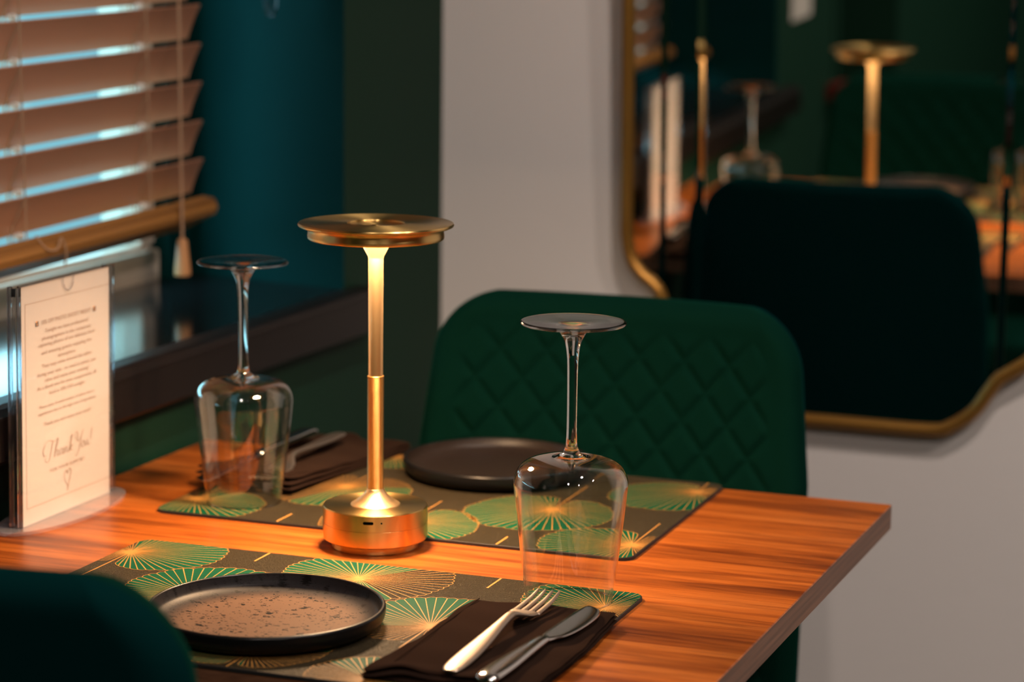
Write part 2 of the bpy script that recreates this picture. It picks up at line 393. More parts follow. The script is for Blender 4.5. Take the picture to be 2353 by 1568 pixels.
# window: frame, pane
w1 = sroot('window_1')
FX = -.957
sbox('bottom_rail', (FX-.06, FX, Y0, .345, ZS+.03, .1435), M['upvc'], w1, .003)
sbox('glazing_bead', (FX-.045, FX-.008, Y0, .338, .1435, .150), M['upvc'], w1, .002)
sbox('right_stile', (FX-.06, FX-.006, .312, .345, .15, ZT), M['upvc'], w1, .003)
sbox('left_stile', (FX-.06, FX-.006, Y0, Y0+.07, .15, ZT), M['upvc'], w1, .003)
sbox('top_rail', (FX-.06, FX-.006, Y0, .345, ZT-.07, ZT), M['upvc'], w1, .003)
sbox('glass_pane', (FX-.034, FX-.030, Y0+.06, .316, .145, ZT-.06), M['pane'], w1)
# sill: glossy dark board and its nosing
ts = sroot('trim_1')
bm = bmesh.new()
box(bm, -.955, -.700, Y0, .395, .090, .108)
bmo('sill_board', bm, M['sill'], ts)
prof = [(-.722, .060), (-.694, .058), (-.690, .062), (-.690, .100), (-.694, .107), (-.702, .1085), (-.722, .1085)]
V = [(x, -1.12, z) for x, z in prof]+[(x, .388, z) for x, z in prof]; n = len(prof)
F = [(i, (i+1) % n, n+(i+1) % n, n+i) for i in range(n)]+[tuple(range(n))[::-1], tuple(range(n, 2*n))]
pyd('sill_nosing', V, F, M['sill_edge'], ts)
sbox('sill_groove', (-.6905, -.6895, -1.12, .388, .0975, .0990), M['sill_edge'], ts)

# ------------------------------------------------------------------ ceiling lights
for i, (x, y) in enumerate(CEILING_LIGHTS):
    lab = ['round recessed downlight in the ceiling above the table end by the mirror wall',
           'round recessed downlight in the ceiling, farthest from the window on the mirror side',
           'round recessed downlight in the ceiling behind the camera on the window side',
           'round recessed downlight in the ceiling behind the camera, farthest from the window'][i]
    t = thing('ceiling_light', lab, 'light', (x, y, ZC), 0, 'recessed downlights in the ceiling')
    lathe('trim_ring', [(.040, -.004), (.055, -.006), (.058, 0), (.040, 0)], M['upvc'], t, 40)
    em = bpy.data.materials.get('downlight_lens')
    if not em:
        em = bpy.data.materials.new('downlight_lens'); em.use_nodes = True; nt = em.node_tree; nt.nodes.clear()
        e = nt.nodes.new('ShaderNodeEmission'); o = nt.nodes.new('ShaderNodeOutputMaterial')
        e.inputs[0].default_value = (*CEILING_COLOR, 1); e.inputs[1].default_value = CEILING_POWER/(PI*PI*.04**2)
        nt.links.new(e.outputs[0], o.inputs[0])
    lathe('lens', [(0, -.003), (.040, -.003)], em, t, 32, closed=False)

# ------------------------------------------------------------------ mirror
def build_mirror():
    zc, zb = .52, -.056
    low = [(-.466, .16), (-.461, .131), (-.447, .110), (-.430, .097), (-.421, .083), (-.417, .060), (-.415, .02), (-.409, -.008),
           (-.395, -.032), (-.370, -.050), (-.335, -.056), (-.21, -.056), (-.09, -.056), (-.062, -.049), (-.036, -.029), (-.020, -.005),
           (-.009, .011), (.008, .023), (.025, .036), (.036, .055), (.040, .085), (.041, .12)]
    path = smooth_pts(low, 5)
    top = [(x, 2*zc-z) for x, z in path][::-1]
    loop = path+top
    root = thing('wall_mirror', 'large gold framed wall mirror with curved shoulders leaning from the pale wall', 'mirror', (-.215, .6345, -.056))
    root.rotation_euler = (R(2.1), 0, 0)
    ox, oz = -.215, -.056
    loop = [(x-ox, z-oz) for x, z in loop]
    # frame: closed sweep, oval section
    n = len(loop); k = 8; V = []; F = []
    for i in range(n):
        p = Vector(loop[i]); a = Vector(loop[i-1]); b = Vector(loop[(i+1) % n]); d = (b-a).normalized(); nn = Vector((d.y, -d.x))
        for j in range(k):
            t = 2*PI*j/k; u = .0082*math.cos(t); v = .010*math.sin(t)
            V.append((p.x+nn.x*u, -v-.004, p.y+nn.y*u))
    for i in range(n):
        for j in range(k):
            F.append((i*k+j, i*k+(j+1) % k, ((i+1) % n)*k+(j+1) % k, ((i+1) % n)*k+j))
    pyd('frame', V, F, M['gold_frame'], root, smooth=True)
    def clip(poly, x, keep_right):
        out = []
        for i in range(len(poly)):
            a, b = poly[i-1], poly[i]
            ia = (a[0] >= x) == keep_right; ib = (b[0] >= x) == keep_right
            if ia != ib:
                t = (x-a[0])/(b[0]-a[0]); out.append((x, a[1]+t*(b[1]-a[1])))
            if ib: out.append(b)
        return out
    def panel(name, x0, x1, tilt=0.0):
        P = clip(clip(loop, x0, True), x1, False) if x0 > -1 else clip(loop, x1, False)
        xm = (P[0][0]*0+(max(p[0] for p in P)+min(p[0] for p in P))/2)
        ys = [(p[0]-xm)*math.tan(R(tilt))-.004 for p in P]
        n = len(P); V = [(p[0], y, p[1]) for p, y in zip(P, ys)]+[(p[0], .004, p[1]) for p in P]
        F = [tuple(range(n)), tuple(range(n, 2*n))[::-1]]+[(i, n+i, n+(i+1) % n, (i+1) % n) for i in range(n)]
        bm = bmesh.new(); vs = [bm.verts.new(v) for v in V]
        for f in F: bm.faces.new([vs[i] for i in f])
        bmesh.ops.recalc_face_normals(bm, faces=bm.faces)
        bmesh.ops.triangulate(bm, faces=bm.faces)
        return bmo(name, bm, M['mirror'], root)
    X = lambda x: x-ox
    panel('mirror_panel', -2, X(-.4245), 1.2)
    panel('bevel_strip', X(-.4245), X(-.4165), 5.0)
    panel('mirror_panel', X(-.4165), X(-.380), 1.1)
    panel('bevel_strip', X(-.380), X(-.370), 7.9)
    panel('mirror_panel', X(-.370), X(-.013))
    panel('bevel_strip', X(-.013), X(-.004), -9.0)
    panel('mirror_panel', X(-.004), 2, -1.0)
build_mirror()

# ------------------------------------------------------------------ venetian blind
def build_blind():
    YR, YL = .285, -1.04
    root = thing('venetian_blind', 'brown wooden venetian blind hanging in the window recess', 'blind', (-.8745, YR, .199))
    root.rotation_euler = (R(1.24), 0, 0)
    L = YR-YL
    # slat mesh: curved strip, room-side edge high, window-side edge low
    n = 8; hw = .0212; th = R(66); V = []; F = []
    for side in (0, 1):
        for yy in (0, -L):
            for i in range(n+1):
                s = -1+2*i/n; x = s*hw*math.cos(th); z = s*hw*math.sin(th); c = .0012*(1-s*s)
                nx, nz = -math.sin(th), math.cos(th); o = c+(.0014 if side else -.0014)
                V.append((x+nx*o, yy, z+nz*o))
    a = lambda side, e, i: side*2*(n+1)+e*(n+1)+i
    for i in range(n):
        F.append((a(0, 0, i), a(0, 0, i+1), a(0, 1, i+1), a(0, 1, i)))
        F.append((a(1, 0, i), a(1, 1, i), a(1, 1, i+1), a(1, 0, i+1)))
        for e in (0, 1): F.append((a(0, e, i), a(1, e, i), a(1, e, i+1), a(0, e, i+1)))
    for i in (0, n): F.append((a(0, 0, i), a(0, 1, i), a(1, 1, i), a(1, 0, i)))
    bm = bmesh.new(); vs = [bm.verts.new(v) for v in V]
    for f in F: bm.faces.new([vs[i] for i in f])
    bmesh.ops.recalc_face_normals(bm, faces=bm.faces)
    me = bpy.data.meshes.new('slat'); bm.to_mesh(me); bm.free(); me.materials.append(M['slat'])
    pitch = .0437; z0 = .2595-.199-.0195; k = 0
    nsl = 30
    for k in range(nsl):
        o = bpy.data.objects.new('slat', me); COL.objects.link(o); o.parent = root; o.location = (0, 0, z0+k*pitch)
    ztop = z0+nsl*pitch
    # bottom rail, tilted, with moulded grooves
    prof = [(-.024, -.011), (.018, -.013), (.0245, -.008), (.0260, .000), (.0240, .0050), (.0205, .0050), (.0195, .0085), (.0165, .0085), (.0155, .0115), (-.0215, .0115), (-.0245, .006)]
    c, s = math.cos(R(30)), math.sin(R(30))
    pr = [(x*c-z*s, x*s+z*c) for x, z in prof]
    V = [(x, .003, z) for x, z in pr]+[(x, -L, z) for x, z in pr]; n = len(pr)
    F = [(i, (i+1) % n, n+(i+1) % n, n+i) for i in range(n)]+[tuple(range(n))[::-1], tuple(range(n, 2*n))]
    bm = bmesh.new(); vs = [bm.verts.new(v) for v in V]
    for f in F: bm.faces.new([vs[i] for i in f])
    bmo('bottom_rail', bm, M['rail'], root)
    boxo('head_rail', (-.028, .028, -L, 0, ztop, ztop+.04), M['rail'], root, .003)
    # ladders
    for yl in (.160, -.092, -.50, -.93):
        y = yl-YR
        bm = bmesh.new()
        tube(bm, [(.0105, y, .004), (.0105, y, ztop)], .0009, 6)
        tube(bm, [(-.0105, y, .004), (-.0105, y, ztop)], .0009, 6)
        for k in range(nsl):
            z = z0+k*pitch
            tube(bm, [(.0105, y-.002, z+.0165), (0.001, y-.004, z-.003), (-.0105, y-.002, z-.024)], .0008, 6)
        bmo('ladder_cord', bm, M['cord'], root)
        bm = bmesh.new()
        tube(bm, [(-.004, y-.003, .005), (-.004, y-.003, ztop)], .0009, 6)
        bmo('lift_cord', bm, M['cord'], root)
        bm = bmesh.new()
        for k in range(nsl):
            z = z0+k*pitch-.0205
            box(bm, -.007, .003, y+.001, y+.011, z-.0045, z+.0035, .0038, 3)
        bmo('slat_clips', bm, M['white_cord'], root)['kind'] = 'stuff'
    # knot and cord loop on the rail
    bm = bmesh.new()
    tube(bm, smooth_pts([(.018, -.372, .022), (.026, -.365, .008), (.029, -.350, .006), (.028, -.340, .016), (.029, -.333, .002), (.026, -.332, -.014)], 5), .0010, 6)
    bmo('cord_knot', bm, M['cord'], root)
    # pull cord and tassel
    p = thing('blind_pull_cord', 'beige pull cord with a tapered wooden tassel hanging in front of the blind', 'cord', (-.846, .197, .137))
    bm = bmesh.new(); tube(bm, [(0, 0, .036), (-.001, -.002, .55), (-.004, -.002, 1.38)], .0017, 8); bmo('cord', bm, M['cord'], p)
    lathe('tassel', [(0, 0), (.0084, 0), (.0091, .0012), (.0092, .004), (.0058, .038), (.0050, .0405), (.0020, .0415), (0, .0415)], M['tassel'], p, 32)
    # clear cord weight near the recess wall
    c = thing('cord_weight', 'clear rounded cord weight hanging before the teal recess wall at the top edge', 'cord weight', (-.80, .325, .421))
    lathe('weight', [(0, 0), (.004, .001), (.0066, .005), (.0078, .012), (.0086, .03), (.0088, .06), (.006, .075), (.002, .08), (0, .08)], M['acrylic_solid'], c, 32)
    bm = bmesh.new(); tube(bm, [(0, 0, .078), (0, 0, 1.10)], .0012, 6); bmo('cord', bm, M['white_cord'], c)
build_blind()

# ------------------------------------------------------------------ table
def build_table():
    L, W, TH = .713, .694, .0236
    t = thing('dining_table', 'walnut-look dining table with a thick square-edged top', 'table', (-L/2, -W/2, -T))
    cx, cy, cz = -L/2, -W/2, -T
    bm = bmesh.new(); box(bm, -L-cx, 0-cx, -W-cy, 0-cy, -TH-cz, -cz, .0008, 1)
    o = bmo('tabletop', bm, [M['wood'], M['wood_edge']], t)
    for p in o.data.polygons:
        if abs(p.normal.z) < .5: p.material_index = 1
    lathe('pedestal', [(0, .02), (.04, .02), (.03, .05), (.03, .69), (.04, .715), (0, .715)], M['black_metal'], t, 32)
    boxo('foot_plate', (-.12, .12, -.12, .12, 0, .02), M['black_metal'], t, .004)
    boxo('top_plate', (-.12, .12, -.12, .12, .714, T-TH), M['black_metal'], t, .002)
build_table()

# ------------------------------------------------------------------ chairs
def build_chair():
    t = thing('dining_chair', '', 'chair', (-.318, .17, -T))
    ZTp, ZB = .152+T, -.30+T        # heights above the floor
    rc = .062
    def hw(z):
        a = .2085 if z < -.02+T else .2085-(z-T+.02)*.11
        if z > ZTp-rc: a -= rc-math.sqrt(max(rc*rc-(z-(ZTp-rc))**2, 0))
        if z < ZB+.04: a -= .04-math.sqrt(max(.0016-(ZB+.04-z)**2, 0))
        return max(a, .02)
    nz, nx = 210, 180
    TH = .046
    def yc(x, z): return .0 + .16*(z-ZTp)*.6 - .030*(x/.2)**2
    zs = []
    for j in range(nz+1):
        v = j/nz; v = v if v < .9 else .9+.1*(1-(1-(v-.9)/.1)**1.8)
        zs.append(ZB+(ZTp-ZB)*v)
    def surf(front):
        V = []; 
        for z in zs:
            h = hw(z)
            for i in range(nx+1):
                s = -1+2*i/nx; s = math.copysign(1-(1-abs(s))**1.35, s)
                x = s*h
                dz = min(ZTp-z, z-ZB); dx = h-abs(x)
                d = min(dx, dz) if True else 0
                e = min(max(d, 0)/.022, 1); puff = math.sqrt(max(1-(1-e)**2, 0))
                off = TH/2*puff
                if front:
                    # diamond quilting, fading out at the plain border
                    inner = min(max((d-.030)/.012, 0), 1)
                    u = x/.049; w = (z-T+.057)/.060
                    a1 = abs(((u+w) % 1)-.5)*2; a2 = abs(((u-w) % 1)-.5)*2   # 1 at the seam
                    g = max(a1, a2); groove = max(0, (g-.55)/.45)**1.8
                    off += inner*(.0015-.0042*groove)
                y = yc(x, z)+(-off if front else off)
                V.append((x, y, z))
        F = []
        for j in range(nz):
            for i in range(nx):
                a = j*(nx+1)+i; q = (a, a+1, a+nx+2, a+nx+1)
                F.append(q if front else q[::-1])
        return V, F
    V, F = surf(True); pyd('quilted_backrest', V, F, M['velvet'], t, smooth=True)
    V, F = surf(False); pyd('backrest_shell', V, F, M['velvet_back'], t, smooth=True)
    # seat: puffy rounded cushion
    bm = bmesh.new(); box(bm, -.215, .215, -.47, -.02, -.36+T, -.275+T, .035, 5)
    bmo('seat', bm, M['velvet'], t, smooth=True)
    for sx in (-1, 1):
        for (y0, y1) in ((-.40, -.43), (-.06, .03)):
            bm = bmesh.new(); tube(bm, [(sx*.17, y0, -.35+T), (sx*.21, y1, 0)], [.013, .009], 14); bmo('leg', bm, M['black_metal'], t, smooth=True)
    return t
chair = build_chair()
chair['label'] = 'green velvet dining chair with diamond-quilted backrest, facing us across the table by the mirror'
chair['group'] = 'velvet dining chairs at the table'
def copy_tree(o, parent=None):
    c = o.copy(); COL.objects.link(c); c.parent = parent
    for ch in list(o.children): copy_tree(ch, c)
    return c
near = copy_tree(chair)
near.location = (-.402, -1.005, 0); near.rotation_euler = (0, 0, PI)
near['label'] = 'green velvet dining chair seen from behind at the lower left, plain dark teal back'

# ------------------------------------------------------------------ placemats
MW, MD = .45, .30
def clip_poly(P, x0, x1, y0, y1):
    for ax, v, keep in ((0, x0, 1), (0, x1, -1), (1, y0, 1), (1, y1, -1)):
        out = []
        for i in range(len(P)):
            a, b = P[i-1], P[i]; ia = (a[ax]-v)*keep >= 0; ib = (b[ax]-v)*keep >= 0
            if ia != ib:
                t = (v-a[ax])/(b[ax]-a[ax]); out.append((a[0]+t*(b[0]-a[0]), a[1]+t*(b[1]-a[1])))
            if ib: out.append(b)
        P = out
        if not P: return []
    return P
def corner_ok(x, y, r=.013):
    # keep print off the rounded corners
    for cx, cy in ((r, r), (MW-r, r), (r, MD-r), (MW-r, MD-r)):
        if (x-cx)*(1 if cx > MW/2 else -1) > 0 and (y-cy)*(1 if cy > MD/2 else -1) > 0 and math.hypot(x-cx, y-cy) > r: return False
    return True
def leaf_mesh(cx, cy, r, hx, hy, seed, stem=.06, bare=None, n=54, bare2=None):
    rnd = random.Random(seed)
    V, F, MI = [], [], []
    def add(P, z, mi):
        P = clip_poly(P, .001, MW-.001, .001, MD-.001)
        if len(P) < 3: return
        if not all(corner_ok(*p) for p in P):
            P = [p if corner_ok(*p) else (cr(*p)) for p in P]
        i = len(V); V.extend((x, y, z) for x, y in P); F.append(tuple(range(i, i+len(P)))); MI.append(mi)
    def cr(x, y, rr=.013):
        cx_ = rr if x < MW/2 else MW-rr; cy_ = rr if y < MD/2 else MD-rr
        d = math.hypot(x-cx_, y-cy_); return (cx_+(x-cx_)*rr/d, cy_+(y-cy_)*rr/d)
    gap = .16
    angs = [-PI/2+gap+(2*PI-2*gap)*i/n for i in range(n+1)]
    def rad(a):
        dx, dy = math.cos(a), math.sin(a); ox, oy = hx-cx, hy-cy
        b = ox*dx+oy*dy; c = ox*ox+oy*oy-r*r
        base = -b+math.sqrt(max(b*b-c, 1e-8))
        # outline bends back to the hub beside the stem
        k = min(abs(a+PI/2), abs(a-3*PI/2)); f = min(max((k-gap)/.5, 0), 1)
        return base*(.80+.20*math.sqrt(f))
    lw = .00035
    def seg(p, q, w0, w1, z):
        d = Vector((q[0]-p[0], q[1]-p[1])); L = d.length
        if L < 1e-6: return
        d /= L; nx, ny = -d.y, d.x
        add([(p[0]+nx*w0, p[1]+ny*w0), (q[0]+nx*w1, q[1]+ny*w1), (q[0]-nx*w1, q[1]-ny*w1), (p[0]-nx*w0, p[1]-ny*w0)][::-1], z, 1)
    wob = [rnd.uniform(.975, 1.02) for _ in angs]
    pt = lambda a, rr: (hx+rr*math.cos(a), hy+rr*math.sin(a))
    for i in range(n):
        a0, a1 = angs[i], angs[i+1]; r0, r1 = rad(a0)*wob[i], rad(a1)*wob[i+1]; am = (a0+a1)/2
        rm = (r0+r1)/2; sc = [pt(a0, r0)]+[pt(a0+(a1-a0)*t, rm*(1.0+.030*math.sin(PI*t))+ (r1-r0)*(t-.5)) for t in (.2, .5, .8)]+[pt(a1, r1)]
        fill = not (bare and bare[0] < am < bare[1]) and not (bare2 and bare2[0] < am < bare2[1])
        if fill: add([(hx, hy)]+sc, .00012, 0)
        for p, q in zip(sc, sc[1:]): seg(p, q, lw*.8, lw*.8, .00030)
        w = lw*rnd.uniform(.8, 1.25)
        seg((hx, hy), pt(a0, r0), w*.7, w, .00024)
    seg((hx, hy), pt(angs[-1], rad(angs[-1])), lw, lw, .00024)
    # gold heart of the leaf: dense extra strokes
    for i in range(26):
        a = rnd.uniform(-PI/2+gap, 3*PI/2-gap); seg((hx, hy), pt(a, rad(a)*rnd.uniform(.12, .42)), lw*.9, lw*.35, .00036)
    if stem: seg((hx, hy), (hx, hy-stem), lw*1.7, lw*1.7, .00024)
    me = bpy.data.meshes.new('leaf_print'); me.from_pydata(V, [], F); me.polygons.foreach_set('material_index', MI)
    me.materials.append(M['leaf']); me.materials.append(M['gold_print']); me.update(); return me
LEAVES = [ # cx, cy, r, hub x, hub y, stem, bare sector
    (.036, .262, .055, .0125, .256, .083, (1.9, 4.6), None),
    (.125, .176, .066, .118, .160, .10, (5.2, 6.6), None),
    (.226, .262, .070, .222, .253, .083, (-.75, .95), None),
    (.325, .165, .064, .327, .150, .060, (-1.5, 1.2), (3.4, 4.6)),
    (.418, .266, .056, .432, .250, .05, (-1.2, .55), None),
    (.035, .068, .056, .016, .042, .042, (2.2, 4.6), None),
    (.225, .060, .060, .232, .040, .040, (-1.3, .4), None),
    (.335, .018, .046, .337, .012, 0, (2.6, 4.6), None),
    (.420, .110, .058, .425, .090, .09, (-1.2, .6), None)]
leaf_meshes = [leaf_mesh(cx, cy, r, hx, hy, i+3, st, b, 54, b2) for i, (cx, cy, r, hx, hy, st, b, b2) in enumerate(LEAVES)]
def stray_mesh():
    out = []
    for x, y0, y1 in ((.1205, .2695, .2985), (.3275, .267, .2985), (.122, .0015, .03)):
        w = .0009
        me = bpy.data.meshes.new('stem_print'); me.from_pydata([(x-w, y0, .0002), (x+w, y0, .0002), (x+w, y1, .0002), (x-w, y1, .0002)], [], [(0, 1, 2, 3)])
        me.materials.append(M['gold_print']); out.append(me)
    return out
stray = stray_mesh()
def placemat(loc, rz, label):
    t = thing('placemat', label, 'placemat', (loc[0], loc[1], 0), rz, 'leaf patterned placemats')
    r = .013; P = []
    for cx, cy, a0 in ((MW-r, r, -PI/2), (MW-r, MD-r, 0), (r, MD-r, PI/2), (r, r, PI)):
        P += [(cx+r*math.cos(a0+PI/2*k/8), cy+r*math.sin(a0+PI/2*k/8)) for k in range(9)]
    n = len(P)
    V = [(x, y, 0) for x, y in P]+[(x, y, .0026) for x, y in P]+[(MW/2+(x-MW/2)*(1-.0012), MD/2+(y-MD/2)*(1-.002), .003) for x, y in P]
    F = [tuple(range(n))[::-1], tuple(range(2*n, 3*n))]; mi = [1, 0]
    for k in (0, 1):
        for i in range(n): F.append((k*n+i, k*n+(i+1) % n, (k+1)*n+(i+1) % n, (k+1)*n+i)); mi.append(1)
    pyd('mat_board', V, F, [M['leather'], M['mat_edge']], t, mi=mi)
    for me in leaf_meshes:
        o = bpy.data.objects.new('leaf_print', me); COL.objects.link(o); o.parent = t; o.location = (0, 0, .003)
    for me in stray:
        o = bpy.data.objects.new('stem_print', me); COL.objects.link(o); o.parent = t; o.location = (0, 0, .003)
    return t
def rot(p, a): return (p[0]*math.cos(a)-p[1]*math.sin(a), p[0]*math.sin(a)+p[1]*math.cos(a))
# near mat: back-right corner at (-.1122,-.3934), angle .0068 ; far mat: front-right corner (-.1579,-.2951), angle .0107, turned 180
an = .0068; o_ = rot((-MW, -MD), an); placemat((-.1122+o_[0], -.3934+o_[1]), an, 'olive and green leaf-print placemat under the speckled plate, nearest to us')
af = .0107; o_ = rot((0, MD), af); placemat((-.1579+o_[0], -.2951+o_[1]), af+PI, 'olive and green leaf-print placemat on the far side, under the plain brown plate')

# ------------------------------------------------------------------ plates
def plate(loc, rr, label, inner):
    t = thing('plate', label, 'plate', loc, 0, 'low rimmed dinner plates')
    k = rr/.0900; h = .0172
    ins = [(.0868, h-.0006), (.0863, h-.0025), (.0845, h-.0070), (.0815, .0078), (.0765, .0058), (.0690, .0045), (.0580, .0038), (.040, .0034), (.020, .0033), (0, .0033)]
    lathe('plate_well', [(r*k, z) for r, z in smooth_pts(ins, 4)], inner, t, 128, closed=False)
    out = [(.0868, h-.0006), (.0875, h), (.0888, h-.0001), (.0897, h-.0010), (.0900, h-.0025), (.0896, .0100), (.0875, .0058), (.082, .0022), (.072, .0004), (.066, 0), (0, 0)]
    lathe('plate_wall', [(r*k, z) for r, z in smooth_pts(out, 4)], M['plate_out'], t, 128, closed=False)
plate((-.348, -.591, .0031), .0897, 'dark plate with speckled brown centre, on the near placemat', M['plate_in'])
plate((-.376, -.042, .0031), .0905, 'plain dark brown plate without speckles, on the far placemat', M['plate_in_dark'])

# ------------------------------------------------------------------ cordless table lamp
def build_lamp():
    t = thing('table_lamp', 'brass cordless table lamp with a flat disc head, lit, between the placemats', 'lamp', (-.3765, -.3275, 0))
    lathe('foot_ring', [(0, 0), (.0362, 0), (.0371, .0008), (.0372, .006), (.0380, .0068), (0, .0068)], M['brass'], t, 128)
    lathe('base', [(0, .0066), (.0415, .0066), (.0441, .0082), (.0446, .0105), (.0446, .0218), (.0443, .0220), (.0443, .0223), (.0446, .0225), (.0446, .0356), (.0440, .0364), (0, .0364)], M['brass'], t, 160)
    # charging port and indicator on the side that faces us
    a = math.atan2(-2.163+.3275, .4429+.3765)
    def side(name, da, z, w, h):
        bm = bmesh.new(); n = 16; cols = []
        for k in range(n+1):
            px = -w*math.cos(PI*k/n); e = max(abs(px)-(w-h), 0); hz = math.sqrt(max(h*h-e*e, 1e-10)); q = a+da+px/.0446
            cols.append([bm.verts.new((r*math.cos(q), r*math.sin(q), z+s*hz)) for r in (.0436, .04472) for s in (-1, 1)])
        for A, B in zip(cols, cols[1:]):
            bm.faces.new((A[2], B[2], B[3], A[3])); bm.faces.new((A[0], A[1], B[1], B[0]))
            bm.faces.new((A[0], B[0], B[2], A[2])); bm.faces.new((A[1], A[3], B[3], B[1]))
        for A in (cols[0], cols[-1]): bm.faces.new((A[0], A[1], A[3], A[2]))
        bmo(name, bm, M['port'], t)
    side('charging_port', -.135, .0300, .0045, .0013)
    side('indicator_hole', .115, .0300, .0008, .0008)
    lathe('base_flare', smooth_pts([(.0210, .0364), (.0204, .0372), (.0160, .0400), (.0115, .0440), (.0085, .0475), (.0073, .0500)], 6)+[(0, .050)], M['brass_smooth'], t, 96, closed=False)
    pr = [(0, .0495), (.0066, .0495)]
    z = .0500; n = 84
    for i in range(n):
        zz = z+(.1464-z)*i/n; d = (.1464-z)/n
        pr += [(.0067, zz+.15*d), (.00705, zz+.5*d), (.0067, zz+.85*d)]
    pr += [(.0070, .1465), (.0071, .1470), (.0069, .1475), (.0063, .1475), (0, .1475)]
    lathe('knurled_grip', pr, M['brass_knurl'], t, 72, sharp=80)
    lathe('pole', [(0, .1470), (.0061, .1470), (.0062, .2490), (0, .2490)], M['brass_smooth'], t, 72)
    lathe('head_flare', [(0, .2480), (.0064, .2480), (.0064, .2490), (.0125, .2605), (.0128, .2612), (.0128, .2665), (0, .2665)], M['brass_smooth'], t, 72, closed=False)
    # head: lower tray with downward lip, top disc with central recess
    lathe('head_tray', [(.0128, .2662), (.050, .2662), (.0515, .2640), (.0560, .2638), (.0572, .2648), (.0574, .2672), (.0570, .2705), (.0578, .2728), (.0605, .2745), (0, .2745)], M['brass'], t, 160, closed=False)
    lathe('head_disc', [(0, .2740), (.0625, .2740), (.0650, .2752), (.0655, .2764), (.0648, .2776), (.0640, .2779), (.0250, .2779), (.0242, .2775), (.0238, .2762), (.0215, .2757), (.0035, .2757), (.003, .2760), (0, .2760)], M['brass'], t, 160)
    lathe('led_ring', [(.0136, .2652), (.0300, .2652)], M['led'], t, 64, closed=False)
build_lamp()

# ------------------------------------------------------------------ upturned stem glasses
def build_glass(loc, label, first=None, rz=0.0):
    if first:
        c = copy_tree(first); c.location = (loc[0], loc[1], loc[2]+T); c.rotation_euler = (0, 0, rz); c['label'] = label; return c
    t = thing('wine_glass', label, 'glass', loc, 0, 'upturned stem glasses')
    H = .2215
    # foot + stem + button: one solid piece of glass
    prof = [(0, H-.0032), (.006, H-.0026), (.020, H-.0010), (.036, H-.0002), (.0395, H), (.0408, H-.0008), (.0407, H-.0020), (.039, H-.0028),
            (.028, H-.0040), (.016, H-.0058), (.0115, H-.0078), (.0092, H-.0110), (.0072, H-.0150), (.0056, H-.0200), (.0047, H-.0260), (.0042, H-.0340), (.00395, H-.055),
            (.0039, .145), (.0041, .132), (.0046, .125), (.0056, .1205), (.0075, .1178), (.0110, .1160), (.0150, .1148), (.0150, .1136), (.0095, .1112), (.005, .1100), (0, .1096)]
    lathe('stem', smooth_pts(prof, 3), M['glass'], t, 96, closed=False, sharp=60)
    bowl = [(.0146, .1148), (.0220, .1142), (.0300, .1126), (.0360, .1100), (.0405, .1062), (.0433, .1010), (.0446, .0945), (.0441, .086), (.0420, .066), (.0391, .042), (.0361, .017), (.0340, .0008)]
    lathe('bowl', smooth_pts(bowl, 5), M['glass_thin'], t, 128, closed=False, sharp=80)
    bowl2 = [(max(r-.0011, .001), z-.0008) for r, z in bowl[:-1]]+[(.0331, .0008)]
    lathe('bowl_lining', smooth_pts(bowl2, 5), M['glass_thin'], t, 128, closed=False, sharp=80)
    lathe('rim', [(.0331+.0005+.0006*math.cos(a*PI/4), .0007+.0006*math.sin(a*PI/4)) for a in range(8)], M['glass'], t, 128)
    return t
g1 = build_glass((-.163, -.434, .0031), 'upturned clear stem glass behind the fork, standing on the corner of the near placemat')
build_glass((-.547, -.239, .0031), 'upturned clear stem glass between the sign holder and the lamp, on the far placemat', g1, 1.0)

